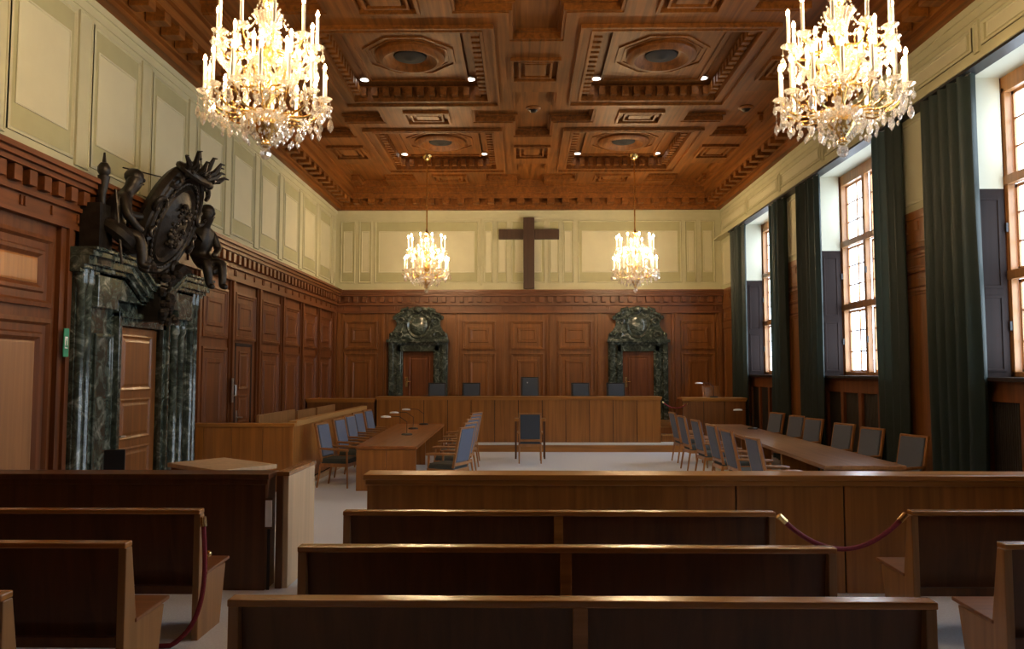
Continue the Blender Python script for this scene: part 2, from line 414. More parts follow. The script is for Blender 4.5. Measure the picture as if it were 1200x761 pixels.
# ------------------------------------------------------------ coffered ceiling (stepped height field)
CX, PX, PY, CY0 = .24, 4.5, 5.13, 13.45
def ceil_z(x, y):
    e = min(x-XL, XR-x, y-YF, YB-y)
    if e < .18: return ZE
    if e < .26: return ZE+.10
    if e < .50: return ZE+.34
    if e < .58: return ZE+.26
    if e < .66: return ZE+.40
    if e < .74: return ZF
    # coffers
    cx = (x-(CX+PX/2)+PX/2) % PX - PX/2; cyy = (y-CY0+PY/2) % PY - PY/2
    ax, ay = abs(cx), abs(cyy)
    dx, dy = ax-1.33, ay-1.54
    d = max(dx, dy)
    if e > .80 and ax < 1.60 and ay < 1.82 and XL+.9 < x < XR-.9:
        if d < -.42: return ZF+.27
        if d < -.36: return ZF+.24
        if d < -.28: return ZF+.31
        if d < -.02: return ZF+.30
        if d < 0: return ZF+.03
        if d < .05: return ZF-.02
        if d < .19: return ZF+.0
        if d < .235: return ZF-.05
    # plus shaped recesses at the crossings
    px = (x-CX+PX/2) % PX - PX/2; py = (y-(CY0+PY/2)+PY/2) % PY - PY/2
    a = max(abs(px)-.44, abs(py)-1.42); b = max(abs(px)-1.30, abs(py)-.42)
    q = min(a, b)
    if q < -.10: return ZF+.20
    if q < -.05: return ZF+.15
    if q < 0: return ZF+.04
    # square blocks between the crossings
    for sx_, sy_, hx, hy in ((PX/2, 0, .48, .36), (0, PY/2, .44, .50)):
        bx = abs((x-CX-sx_+PX/2) % PX - PX/2); by = abs((y-(CY0+PY/2)-sy_+PY/2) % PY - PY/2)
        if bx < hx and by < hy:
            s = min(hx-bx, hy-by)
            if s < .05: return ZF-.04
            if s < .14: return ZF+.05
            if s < .18: return ZF-.02
            if s < .25: return ZF+.04
            return ZF-.01
    if abs(px) > .60 and abs(py) > 2.3 and False: return ZF
    return ZF+.02
def ceiling():
    xs = set(); ys = set()
    for e in (0, .18, .26, .50, .58, .66, .74, .80, .9):
        xs |= {XL+e, XR-e}; ys |= {YF+e, YB-e}
    for k in range(-2, 4):
        c = CX+PX/2+PX*k
        for o in (-.42, -.36, -.28, -.10, -.05, 0, .05, .19, .235): xs |= {c-1.33-o, c+1.33+o}
        for o in (.48, .43, .34, .30, .23): xs |= {c-o, c+o}
        c = CX+PX*k
        for o in (.44, .39, .34, 1.30, 1.25, 1.20, .30, .26, .19): xs |= {c-o, c+o}
    for k in range(-4, 4):
        c = CY0+PY*k
        for o in (-.42, -.36, -.28, -.10, -.05, 0, .05, .19, .235): ys |= {c-1.54-o, c+1.54+o}
        for o in (.50, .45, .36, .32, .25): ys |= {c-o, c+o}
        c += PY/2
        for o in (1.42, 1.37, 1.32, .42, .37, .32, .36, .31, .22, .18, .11): ys |= {c-o, c+o}
    cl = lambda s, a, b: (lambda L: [v for i, v in enumerate(L) if i == 0 or v-L[i-1] > .004])(sorted(v for v in s if a <= v <= b))
    xs = cl(xs, XL, XR); ys = cl(ys, YF, YB)
    nx, ny = len(xs)-1, len(ys)-1
    Z = [[ceil_z((xs[i]+xs[i+1])/2, (ys[j]+ys[j+1])/2) for j in range(ny)] for i in range(nx)]
    v = []; f = []
    def quad(*p): o = len(v); v.extend(p); f.append((o, o+1, o+2, o+3))
    for i in range(nx):
        for j in range(ny):
            z = Z[i][j]; x0, x1, y0, y1 = xs[i], xs[i+1], ys[j], ys[j+1]
            quad((x0, y0, z), (x0, y1, z), (x1, y1, z), (x1, y0, z))
            if i+1 < nx and abs(Z[i+1][j]-z) > 1e-6: quad((x1, y0, z), (x1, y1, z), (x1, y1, Z[i+1][j]), (x1, y0, Z[i+1][j]))
            if j+1 < ny and abs(Z[i][j+1]-z) > 1e-6: quad((x0, y1, z), (x1, y1, z), (x1, y1, Z[i][j+1]), (x0, y1, Z[i][j+1]))
    me = bpy.data.meshes.new('ceiling'); me.from_pydata(v, [], f); me.materials.append(MATS['ceiling_wood'])
    o = bpy.data.objects.new('ceiling', me); col.objects.link(o); struct(o)
    d = MB(); c2 = MB()
    for ky in range(-3, 2):
        for sx_ in (-1, 1):
            cx, cyy = CX+sx_*PX/2, CY0+PY*ky
            if cyy+1.6 > YB-.9 or cyy-1.6 < YF+.8: continue
            for s in (-1, 1):
                for k in range(11):
                    x = cx-1.25+2.5*(k+.5)/11; y = cyy+s*1.45; d.box(x-.06, x+.06, y-.07, y+.07, ZF+.06, ZF+.22)
                for k in range(14):
                    y = cyy-1.42+2.84*(k+.5)/14; x = cx+s*1.24; d.box(x-.07, x+.07, y-.055, y+.055, ZF+.06, ZF+.22)
    d.build('coffer_dentils', 'ceiling_wood', o)
    n = 24
    for k in range(n):      # cornice brackets
        x = XL+.5+(XR-XL-1)*(k+.5)/n; c2.box(x-.10, x+.10, YB-.56, YB-.28, ZE+.12, ZE+.33); c2.box(x-.10, x+.10, YF+.28, YF+.56, ZE+.12, ZE+.33)
    n = 54
    for k in range(n):
        y = YF+.5+(YB-YF-1)*(k+.5)/n; c2.box(XL+.28, XL+.56, y-.10, y+.10, ZE+.12, ZE+.33); c2.box(XR-.56, XR-.28, y-.10, y+.10, ZE+.12, ZE+.33)
    c2.build('cornice_brackets', 'ceiling_wood', o, bevel=.01)
    st = MB(); st.box(XL-.3, XR+.9, YF-.3, YB+.3, 7.9, 8.0); st.build('roof_slab', 'ceiling_wood', o)
ceiling()

def rosette():
    """octagonal panel with a turned ring and grille gap painted black in the middle of a coffer"""
    t = thing('ceiling_rosette', '', 'ceiling rosette', (0, 0, 0))
    oc = [(.80*math.cos(PI/8+PI/4*k), .80*math.sin(PI/8+PI/4*k)) for k in range(8)]
    m = MB(); 
    def octr(r0, r1, z0, z1):
        vs = []; fs = []
        for r, z in ((r0, 0), (r0, z0), (r1, z1), (r1, 0)):
            vs += [(r*math.cos(PI/8+PI/4*k), r*math.sin(PI/8+PI/4*k), z) for k in range(8)]
        for q in range(3): fs += [(q*8+k, q*8+(k+1) % 8, q*8+8+(k+1) % 8, q*8+8+k) for k in range(8)]
        m.add(vs, fs)
    octr(.86, .81, -.022, -.022); octr(.74, .71, -.015, -.015)
    m.build('octagon_moulding', 'ceiling_wood', t)
    MB().lathe([(.62, 0), (.62, -.05), (.56, -.10), (.48, -.11), (.42, -.07), (.36, -.02), (.30, .0)], 40).build('turned_ring', 'ceiling_wood', t, smooth=True)
    MB().lathe([(.28, -.001), (.28, -.03), (.22, -.05), (.14, -.045), (.05, -.08), (0, -.09)], 28).build('grille', 'gap_dark', t, smooth=True)  # near-black disc paints in the darkness of the open grille gap
    return t
rt = rosette(); first = True
RL = {(0, 0): 'left far coffer, above the left far chandelier', (1, 0): 'right far coffer, above the right far chandelier',
      (0, -1): 'left nearer coffer beside the big left chandelier', (1, -1): 'right nearer coffer beside the big right chandelier'}
rl = []
for ky, lab in ((1, 'far'), (0, 'nearer')):
    for sx_, sd in ((-1, 'left'), (1, 'right')):
        r = rt if first else copy_tree(rt); first = False
        r.location = (CX+sx_*PX/2, CY0+PY*ky, ZF+.268)
        tag(r, f'turned wooden ceiling rosette with dark centre in the {lab} {sd} coffer', 'ceiling rosette', 'rosettes in the ceiling coffers')
        rl.append(r)
dl0 = None
for ky, lab in ((1, 'far'), (0, 'nearer')):
    for sx_, sd in ((-1, 'left'), (1, 'right')):
        for s2, en in ((-1, 'left end'), (1, 'right end')):
            if dl0 is None:
                t = dl0 = thing('ceiling_spotlight', '', 'spotlight')
                MB().lathe([(.115, 0), (.115, -.02), (.085, -.025), (.085, 0)], 24).build('rim', 'steel', t, smooth=True)
                MB().lathe([(.084, -.003), (.084, -.014), (0, -.016)], 24).build('lamp', 'downlight', t)
            else: t = copy_tree(dl0)
            t.location = (CX+sx_*PX/2+s2*1.03-.02, CY0+PY*ky+1.145, ZF+.300)
            tag(t, f'small round recessed spotlight at the {en} of the {lab} {sd} ceiling coffer', 'spotlight', 'recessed ceiling spotlights')
kb = None
for x, y, lab in ((CX, CY0+PY/2, 'middle crossing between the four coffers'), (CX, CY0-PY/2, 'crossing at the top edge nearest the camera'), (CX+PX, CY0+PY/2, 'crossing on the right, near the window wall')):
    if kb is None:
        t = kb = thing('ceiling_boss', '', 'ceiling boss')
        MB().lathe([(.16, 0), (.16, -.02), (.12, -.05), (.10, -.05)], 20).build('rim', 'ceiling_wood', t, smooth=True)
        MB().lathe([(.10, -.001), (.10, -.05), (.06, -.09), (0, -.10)], 20).build('button', 'bronze', t, smooth=True)
    else: t = copy_tree(kb)
    t.location = (x if x < XR-.8 else XR-1.15, y, ZF+.198)
    tag(t, 'small dark round boss on the ceiling, ' + lab, 'ceiling boss', 'round ceiling bosses')

# ------------------------------------------------------------ doors and portals
def door_leaf(name, T, a, b, z0, z1, mat='back_wood', hs=1, hm='steel'):
    m = MB(T); m.box(a, b, -.02, .04, z0, z1); o = struct(m.build(name, mat))
    p = MB(T); h = z1-z0
    zz = [z0+.12, z0+h*.36, z0+h*.40, z0+h*.62, z0+h*.66, z1-.1] if hs else [z0+.15, z1-.15]
    for k in range(0, len(zz), 2): p.ring(a+.16, b-.16, zz[k], zz[k+1], [(0, .04), (0, .055), (.02, .06), (.05, .045), (.07, .045), (.10, .055)])
    p.build('door_panel', mat, o)
    hd = MB(T); u = a+.10 if hs >= 0 else b-.10
    hd.box(u-.03, u+.03, .04, .05, z0+.95, z0+1.25); hd.tube([(u, .05, z0+1.12), (u, .11, z0+1.12), (u+.13*(1 if hs >= 0 else -1), .11, z0+1.11)], .013)
    hd.build('door_handle', hm, o)
    return o
# small jib door in the second bay of the left wall
door_leaf('door_1', lambda p: (XL+.02+p[1], p[0], p[2]), 14.78, 15.6, 0, 2.5, 'wainscot')
MB(TL).box(14.72, 14.78, 0, .07, 0, 2.56).box(15.6, 15.66, 0, .07, 0, 2.56).box(14.72, 15.66, 0, .07, 2.5, 2.56).build('door_frame', 'dark_wood', bpy.data.objects['door_1'])
lp = MB(TL).box(14.50, 14.57, .10, .115, 1.42, 1.88).tube([(14.535, .115, 1.75), (14.535, .17, 1.75), (14.535, .17, 1.55), (14.535, .115, 1.55)], .012).build('pull_plate', 'steel', bpy.data.objects['door_1'])

def big_portal():
    t = thing('marble_portal', 'dark green marble door surround under the bronze sculpture on the left wall', 'door surround', (XL, 11.0, 0))
    T = lambda p: (p[1]+.012, p[0]-11.0, p[2])
    jb = MB(T)
    jb.box(9.62, 10.33, 0, .10, 0, 3.3); jb.box(11.58, 12.4, 0, .10, 0, 3.3); jb.box(10.33, 11.58, 0, .10, 2.66, 3.3)
    jb.ring(9.75, 10.2, .5, 2.5, [(0, .10), (0, .13), (.04, .135), (.06, .11)]); jb.ring(11.7, 12.25, .5, 2.5, [(0, .10), (0, .13), (.04, .135), (.06, .11)])
    jb.build('jamb_slab', 'marble', t, bevel=.006)
    ar = MB(T)   # moulded architrave round the door
    ar.box(10.27, 10.36, .1, .15, 0, 2.72); ar.box(11.55, 11.64, .1, .15, 0, 2.72); ar.box(10.27, 11.64, .1, .15, 2.63, 2.74)
    ar.box(10.21, 10.27, .1, .19, 0, 2.80); ar.box(11.64, 11.70, .1, .19, 0, 2.80); ar.box(10.21, 11.70, .1, .19, 2.74, 2.82)
    ar.build('architrave', 'marble', t, bevel=.005)
    for y in (9.42, 12.55):
        c = MB(T); c.box(y-.17, y+.17, 0, .17, 0, .45); c.box(y-.14, y+.14, 0, .13, .45, 3.3)
        c.build('pilaster', 'marble', t, bevel=.006)
        for k in (-.07, .07):
            MB(T).lathe([(.085, .45), (.085, .50), (.06, .55), (.058, 3.0), (.075, 3.05), (.085, 3.1), (.085, 3.3)], 16, (y+k, .15, 0)).build('shaft', 'marble', t, smooth=True)
    for y in (11.9, 12.12):
        MB(T).lathe([(.085, .0), (.085, .40), (.06, .45), (.058, 2.55), (.08, 2.6), (.08, 2.72)], 16, (y, .16, 0)).build('shaft', 'marble', t, smooth=True)
    # frieze panel with ears, then the cornice which dips to the middle
    f = MB(T)
    f.prism([(9.62, 2.82), (10.1, 2.82), (10.1, 2.95), (11.9, 2.95), (11.9, 2.82), (12.4, 2.82), (12.4, 3.45), (11.2, 3.2), (10.8, 3.2), (9.62, 3.45)], .09, .22, 'XZ')
    f.build('frieze', 'marble', t, bevel=.01)
    # cornice: stacked slabs following a broken line (u, z)
    line = [(9.2, 3.22), (10.25, 3.22), (10.72, 2.94), (11.28, 2.94), (11.75, 3.22), (12.8, 3.22)]
    c = MB(T)
    for dz0, dz1, wd in ((0, .05, .22), (.05, .10, .27), (.10, .20, .33), (.20, .27, .38), (.27, .31, .42)):
        poly = [(u, z+dz0) for u, z in line] + [(u, z+dz1) for u, z in reversed(line)]
        c.prism(poly, .0, wd, 'XZ')
    c.build('cornice', 'marble', t, bevel=.006)
    k = MB(T)
    random.seed(3)
    for i in range(46):
        a = random.uniform(0, 2*PI); r = random.uniform(0, .23)
        k.ball((11.0+r*math.cos(a), .42+random.uniform(-.03, .10), 2.98+1.3*r*math.sin(a)), random.uniform(.035, .07), 8)
    k.box(10.85, 11.15, .1, .42, 2.72, 3.3)
    k.build('carved_keystone', 'bronze', t, smooth=True)
    return t
big_portal()
door_leaf('door_2', lambda p: (XL+.02+p[1], p[0], p[2]), 10.36, 11.55, 0, 2.62, 'back_wood', 1)

def skin_body(name, V, E, mat, parent, sub=2, root=0):
    """one continuous body grown round a skeleton; V = [(x, y, z, radius)]"""
    me = bpy.data.meshes.new(name); me.from_pydata([v[:3] for v in V], E, []); me.materials.append(MATS[mat])
    o = bpy.data.objects.new(name, me); col.objects.link(o); o.parent = parent
    sm = o.modifiers.new('skin', 'SKIN'); sm.use_smooth_shade = True
    for i, v in enumerate(V):
        r = v[3]*1.28; me.skin_vertices[0].data[i].radius = (r, r)
        me.skin_vertices[0].data[i].use_root = (i == root)
    s = o.modifiers.new('sub', 'SUBSURF'); s.levels = sub; s.render_levels = sub
    return o
def sculpture():
    t = thing('bronze_sculpture', 'dark bronze coat of arms with crown and two seated figures above the marble doorway', 'sculpture', (XL+.4, 11.0, 3.36))
    # local frame: x out of the wall, y along it, z up; origin on the cornice
    M = Matrix.Rotation(R_(22), 4, 'Y')
    Mt = Matrix.Translation((.10, 0, .78)) @ M @ Matrix.Rotation(PI/2, 4, 'Y')
    def Tm(p): q = Mt @ Vector(p); return tuple(q)
    # in Tm: local z -> outwards, x -> down, y -> along the wall
    sh = MB(Tm)
    sh.lathe([(0, -.16), (.70, -.16), (.76, -.08), (.74, .01), (.68, .05), (.64, .01), (.60, .05), (.56, .02), (.50, .02), (.46, .07), (.42, .03), (.34, .06), (.15, .12), (0, .13)], 48, sx=1.22, sy=.92)
    sh.build('oval_shield', 'bronze', t, smooth=True)
    bd = MB(Tm)
    bd.tube([(.53*1.22*math.cos(2*PI*i/176), .53*.92*math.sin(2*PI*i/176), .045) for i in range(176)], [.012+.016*abs(math.sin(PI*i/4)) for i in range(176)], 8, closed=True)
    bd.build('bead_border', 'bronze', t, smooth=True)
    sc_ = MB(Tm)
    for i in range(12):       # scrolled cartouche rim
        a = 2*PI*(i+.5)/12; c = Vector((.70*1.22*math.cos(a), .68*.95*math.sin(a), .0)); pts = []
        for k in range(15):
            b = a+PI/2+k*.42*(1 if i % 2 else -1); r = .11*(1-k/20)
            pts.append((c.x+r*math.cos(b), c.y+r*math.sin(b), .03+.008*k))
        sc_.tube(pts, [.05*(1-k/22) for k in range(15)], 8)
    sc_.tube([(.66*1.22*math.cos(2*PI*i/40), .64*.95*math.sin(2*PI*i/40), .02) for i in range(40)], .05, 8, closed=True)
    sc_.build('scroll_rim', 'bronze', t, smooth=True)
    random.seed(8)
    cr = MB(Tm)               # relief in the centre
    for i in range(70):
        a = random.uniform(0, 2*PI); r = .27*random.random()**.5
        cr.ball((r*1.3*math.cos(a), r*.8*math.sin(a), .10+.03*random.random()), random.uniform(.02, .05), 8)
    cr.build('relief', 'bronze', t, smooth=True)
    cw = MB(Tm)               # crown of leaf spikes on top
    for i in range(11):
        a = -1.2+2.4*i/10; base = Vector((-.80, .38*math.sin(a), .06)); tip = Vector((-.95-.08*math.cos(a*1.2)-(.10 if i % 2 else 0), .60*math.sin(a), .14+(.05 if i % 3 else -.05)))
        mid = (base+tip)/2+Vector((0, 0, .05)); cw.tube([base, mid, tip, tip+Vector((-.01, .05*math.sin(a), .05))], [.05, .045, .025, .008], 7)
    cw.tube([(-.74+.05*math.cos(2*PI*k/20)-.06, .40*math.sin(2*PI*k/20), .02+.16*math.cos(2*PI*k/20)) for k in range(20)], .055, 8, closed=True)
    for i in range(26):
        a = random.uniform(-1.3, 1.3); cw.ball((-.86+random.uniform(-.08, .12), .42*math.sin(a), .08+random.uniform(-.05, .08)), random.uniform(.03, .06), 8)
    cw.build('crown', 'bronze', t, smooth=True)
    fo = MB()                 # foliage and ledge the group sits on
    for i in range(90):
        y = random.uniform(-1.45, 1.45); dip = .28*max(0, 1-abs(y)/.75)
        fo.ball((random.uniform(-.28, -.08 if abs(y) > .5 else .05), y, .15-dip+random.uniform(0, .14)*(1-abs(y)/1.8)), random.uniform(.04, .085), 8, (1, 1.3, .8))
    for s in (-1, 1):
        fo.tube([(-.1, s*.3, -.1), (-.02, s*.6, .2), (-.08, s*.95, .2), (-.1, s*1.05, .16)], [.09, .10, .08, .03], 8)
    fo.build('foliage_base', 'bronze', t, smooth=True)
    for s in (-1, 1):         # seated figures: pelvis, spine, head, arms towards the shield, bent legs
        V = [(-.12, s*1.12, .32, .13), (-.12, s*1.12, .50, .12), (-.06, s*1.09, .70, .145), (-.02, s*1.05, .86, .12), (.03, s*1.0, .96, .055), (.09, s*.95, 1.06, .085), (.11, s*.93, 1.17, .095), (.10, s*.93, 1.26, .05),
             (.10, s*1.18, .84, .06), (.17, s*1.22, .62, .05), (.20, s*1.02, .50, .04), (.22, s*.92, .48, .035),
             (-.16, s*.92, .84, .06), (-.04, s*.72, .72, .05), (.04, s*.55, .74, .04),
             (.10, s*1.20, .36, .095), (.28, s*1.12, .40, .07), (.30, s*1.10, .14, .055), (.30, s*1.08, .0, .045), (.40, s*1.04, -.02, .035),
             (.0, s*.92, .34, .09), (.16, s*.80, .36, .07), (.18, s*.84, .10, .055), (.18, s*.86, -.02, .045), (.28, s*.82, -.04, .035)]
        E = [(0, 1), (1, 2), (2, 3), (3, 4), (4, 5), (5, 6), (6, 7), (3, 8), (8, 9), (9, 10), (10, 11), (3, 12), (12, 13), (13, 14),
             (0, 15), (15, 16), (16, 17), (17, 18), (18, 19), (0, 20), (20, 21), (21, 22), (22, 23), (23, 24)]
        f = skin_body('seated_figure', V, E, 'bronze', t); f.location = (.05 if s > 0 else -.02, s*.2 if s > 0 else -.12, .02)
        hd = MB()
        hd.ball((.12, s*.93, 1.17), .10, 14, (1, .85, 1.2))       # helmeted head with nose and brow
        hd.ball((.09, s*.93, 1.20), .115, 14, (1.1, .95, .95))
        hd.ball((.215, s*.915, 1.15), .022, 8, (1, .8, 1.4)); hd.box(.17, .21, s*.93-.04, s*.93+.04, 1.09, 1.105)
        hd.build('helmet', 'bronze', f, smooth=True)
        dr = MB(); pts = bezier((-.2, s*1.28, .55), (.1, s*1.38, .45), (.25, s*1.25, .3), (.15, s*1.0, .22), 10)
        dr.tube(pts, [.06+.05*math.sin(PI*k/10) for k in range(11)], 8); dr.build('drapery', 'bronze', f, smooth=True)
    tr = MB(); tr.tube([(-.16, -1.42, .0), (-.12, -1.46, .9), (-.1, -1.47, 1.12)], [.035, .05, .075], 10); tr.ball((-.1, -1.47, 1.2), .08, 10, (1, 1, 1.3)); tr.tube([(-.1, -1.47, 1.26), (-.1, -1.47, 1.42)], [.03, .012], 8)
    tr.box(-.3, -.05, -1.62, -1.32, -.02, .75); tr.build('torch_post', 'bronze', t, smooth=True)
    tr = MB(); tr.tube([(.14, -1.42, .0), (.05, -1.46, .95)], .018, 8); tr.build('spear', 'bronze', t)
    rod = MB(); rod.tube([(-.12, -.98, 1.36), (.15, -.2, 1.40)], .010, 6); rod.build('sword_blade', 'bronze', t)
sculpture()

def back_portal(x, side):
    t = thing('marble_doorway', f'dark green marble doorway with carved crest on the back wall, the {side} one', 'door surround', (x, YB, 0), 0, 'carved doorways on the back wall')
    T = lambda p: (p[0], -.004-p[1], p[2])
    j = MB(T)
    for s in (-1, 1):
        a, b = sorted((s*.45, s*.88)); j.box(a, b, 0, .14, .55, 2.9)
        a, b = sorted((s*.50, s*.62)); j.box(a, b, .14, .20, .55, 2.78)
        a, b = sorted((s*.72, s*.84)); j.box(a, b, .14, .22, .55, 2.9)
    j.box(-.62, .62, 0, .2, 2.60, 2.80); j.build('jamb', 'marble', t, bevel=.008)
    c = MB(T)
    for z0, z1, wd, hw in ((2.80, 2.86, .26, .86), (2.86, 2.95, .32, .92)): c.box(-hw, hw, 0, wd, z0, z1)
    c.build('lintel', 'marble', t, bevel=.01)
    pd = MB(T)
    half = [(.88, 2.95), (.86, 3.12), (.74, 3.22), (.66, 3.36), (.64, 3.50), (.72, 3.58), (.70, 3.66), (.56, 3.66), (.44, 3.76), (.28, 3.88), (.12, 3.93)]
    poly = half + [(-u, z) for u, z in reversed(half)]
    pd.prism(poly, 0, .12, 'XZ'); pd.build('crest_board', 'marble', t, bevel=.02)
    cr = MB(T)
    Mx = Matrix.Rotation(-PI/2, 4, 'X')
    cr.lathe([(0, .17), (.16, .165), (.24, .15), (.27, .12), (.33, .15), (.36, .12), (.36, 0)], 28, (0, 0, 3.38), Matrix.Rotation(-PI/2, 4, 'X'), 1, 1.15)
    for s in (-1, 1):
        cr.tube([(s*(.62-.34*k/14)+s*.06*math.sin(k), .18, 3.62+.26*math.sin(PI*.5*k/14)) for k in range(15)], .05, 8)
        for q in range(2):
            cx, cz = s*(.55-.05*q), (3.08+.40*q)
            pts = [(cx+s*.14*(1-k/16)*math.cos(k*.5), .17+.004*k, cz+.13*(1-k/16)*math.sin(k*.5)) for k in range(14)]
            cr.tube(pts, [.045*(1-k/18) for k in range(14)], 8)
        cr.ball((s*.70, .16, 3.60), .07, 10); cr.ball((s*.80, .16, 3.10), .06, 10)
    cr.ball((0, .2, 3.84), .10, 12, (1.4, 1, 1))
    random.seed(5)
    for i in range(34): a = random.uniform(0, PI); r = random.uniform(.36, .46); cr.ball((r*math.cos(a), .17, 3.38+r*1.1*math.sin(a)), random.uniform(.025, .05), 8)
    cr.build('carved_crest', 'marble', t, smooth=True)
    return t
back_portal(-3.08, 'left'); back_portal(3.41, 'right')
for i, x in enumerate((-3.05, 3.43)):
    door_leaf('door_%d' % (3+i), lambda p: (p[0], YB-.02-p[1], p[2]), x-.47, x+.47, .6, 2.62, 'wainscot', 0, 'brass')

t = thing('exit_sign', 'small green and white running man exit sign beside the marble doorway', 'sign', (XL+.13, 9.12, 2.35))
MB().box(0, .012, -.05, .05, -.17, .17).build('plate', 'sign_green', t)
sg = MB(); sg.box(.012, .014, -.028, .028, -.07, .07); sg.build('white_field', 'white', t)
sg = MB(); sg.box(.0145, .0165, -.012, .010, -.03, .025); sg.box(.0145, .0165, -.004, .012, .03, .05); sg.box(.0145, .0165, -.024, -.004, -.055, -.03); sg.box(.0145, .0165, .002, .022, -.06, -.03)
sg.build('running_figure', 'sign_green', t)

t = thing('wooden_cross', 'large dark wooden cross on the cream back wall between the far chandeliers', 'cross', (.20, YB-.04, ZW+.02))
MB().box(-.165, .165, -.15, -.01, .02, 2.15).box(-.03, .03, -.01, .03, .4, 2.0).build('upright', 'cross_wood', t, bevel=.012)
MB().box(-.90, -.165, -.13, -.02, 1.50, 1.80).box(.165, .90, -.13, -.02, 1.50, 1.80).build('crossbeam', 'cross_wood', t, bevel=.012)

# ------------------------------------------------------------ judges' platform, steps, benches
p = MB(); p.box(XL+.05, XR+.1, 19.35, YB-.01, 0, .17); struct(p.build('trim_platform_riser', 'bench_rail'))
p = MB(); p.box(XL+.05, XR+.1, 19.36, YB-.01, .17, .21); struct(p.build('trim_platform_top', 'carpet_pale'))
p = MB(); p.box(XL+.05, XR+.1, 20.3, YB-.01, .21, .60); struct(p.build('trim_upper_platform', 'bench_rail'))
t = thing('platform_steps', 'two small wooden steps climbing beside the right end of the judges bench', 'steps', (3.82, 19.95, .21))
MB().box(-.26, .24, -.12, .35, 0, .155).build('riser', 'bench_wood', t); MB().box(-.26, .24, -.14, .35, .155, .19).build('tread', 'dock_rail', t, bevel=.004)
MB().box(-.26, .24, .14, .35, .19, .345).build('riser', 'bench_wood', t); MB().box(-.26, .24, .12, .35, .345, .38).build('tread', 'dock_rail', t, bevel=.004)

def counter(name, label, cat, x0, x1, y0, depth, zb, zt, nb, mat='bench_wood', rail='bench_rail', group=None, seams=None, capd=None, lip=.09):
    """panelled counter whose boarded front faces the camera"""
    t = thing(name, label, cat, ((x0+x1)/2, y0+depth/2, zb), 0, group); cx, cy = t.location.x, t.location.y
    ed = seams or [x0+(x1-x0)*k/nb for k in range(nb+1)]
    c = MB(); c.box(x0-cx+.02, x1-cx-.02, y0-cy+.018, y0-cy+.05, 0, zt-zb-.05); c.build('backing_board', 'gap_dark', t)
    for i in range(len(ed)-1):
        MB().box(ed[i]-cx+.007, ed[i+1]-cx-.007, y0-cy, y0-cy+.022, .0, zt-zb-.05).build('front_board', mat, t, bevel=.003)
    for s in (0, 1):
        xx = x0-cx if s == 0 else x1-cx-.04
        MB().box(xx, xx+.04, y0-cy+.022, y0-cy+depth, 0, zt-zb-.05).build('end_board', mat, t)
    MB().box(x0-cx-.03, x1-cx+.03, y0-cy-.04, y0-cy+(capd or depth), zt-zb-.05, zt-zb).box(x0-cx-.015, x1-cx+.015, y0-cy-.02, y0-cy+.02, zt-zb-lip, zt-zb-.05).build('top_board', rail, t, bevel=.006)
    return t
counter('judges_bench', 'long panelled wooden judges bench across the far end of the room', 'bench', -3.72, 3.52, 19.66, .6, .21, 1.37, 12)
counter('side_bench', 'darker wooden bench section joining the judges bench to the left wall', 'bench', XL+.08, -3.79, 19.70, .58, .21, 1.31, 3, 'back_wood')
counter('clerk_desk', 'low panelled wooden desk right of the judges bench by the far window', 'desk', 4.09, XR-.26, 19.72, .55, .21, 1.34, 3, 'back_wood')
# accused's dock on the left
def dock():
    t = thing('defendants_dock', 'wooden panelled dock enclosure along the left wall, behind the row of blue chairs', 'dock', ((XL-3.84)/2, 15.5, 0)); cx, cy = t.location.x, t.location.y
    x0, x1, y0, y1, zt = XL+.11, -3.84, 12.9, 18.9, 1.14
    ed = [x0, -5.35, -4.87, -4.35, x1]
    MB().box(x0-cx, x1-cx-.01, y0-cy+.02, y0-cy+.05, 0, zt-.06).build('backing_board', 'gap_dark', t)
    for i in range(4): MB().box(ed[i]-cx+.004, ed[i+1]-cx-.004, y0-cy, y0-cy+.022, 0, zt-.06).build('front_board', 'bench_wood', t, bevel=.003)
    MB().box(x1-cx-.05, x1-cx-.022, y0-cy+.02, y1-cy, 0, zt-.06).build('backing_board', 'gap_dark', t)
    n = 10
    for i in range(n):
        a = y0+(y1-y0)*i/n; b = y0+(y1-y0)*(i+1)/n
        MB().box(x1-cx-.022, x1-cx, a-cy+.004, b-cy-.004, .1, zt-.06).build('side_board', 'bench_wood', t, bevel=.003)
    MB().box(x1-cx-.02, x1-cx+.06, y0-cy-.0, y1-cy, 0, .07).build('plinth', 'pale_wood', t)
    MB().box(x0-cx, x1-cx+.03, y0-cy-.03, y0-cy+.12, zt-.06, zt).build('front_rail', 'bench_rail', t, bevel=.006)
    MB().box(x1-cx-.12, x1-cx+.03, y0-cy+.12, y1-cy, zt-.06, zt+.03).build('side_rail', 'dock_rail', t, bevel=.006)  # yellow light on this rail is put into a lighter wood colour
dock()
def dock_bench(x0, x1, y0, y1, zt, lab):
    t = thing('dock_bench', lab, 'bench', ((x0+x1)/2, (y0+y1)/2, 0), 0, 'benches inside the dock'); lx = (x1-x0)/2; ly = (y1-y0)/2
    MB().box(lx-.05, lx, -ly, ly, .25, zt).build('back_board', 'pew_end', t, bevel=.006)
    MB().box(lx-.45, lx-.05, -ly, ly, .42, .46).build('seat', 'pew_end', t, bevel=.004)
    for y in (-ly+.03, ly-.07): MB().box(lx-.45, lx-.05, y, y+.04, 0, .42).build('leg', 'pew_end', t)
dock_bench(-5.15, -4.62, 13.5, 15.65, 1.24, 'pale topped bench back standing inside the dock, the nearer one')
dock_bench(-5.15, -4.62, 15.85, 17.2, 1.20, 'pale topped bench back standing inside the dock, the middle one')
dock_bench(-5.15, -4.62, 17.35, 19.0, 1.20, 'pale topped bench back standing inside the dock, the farthest one')

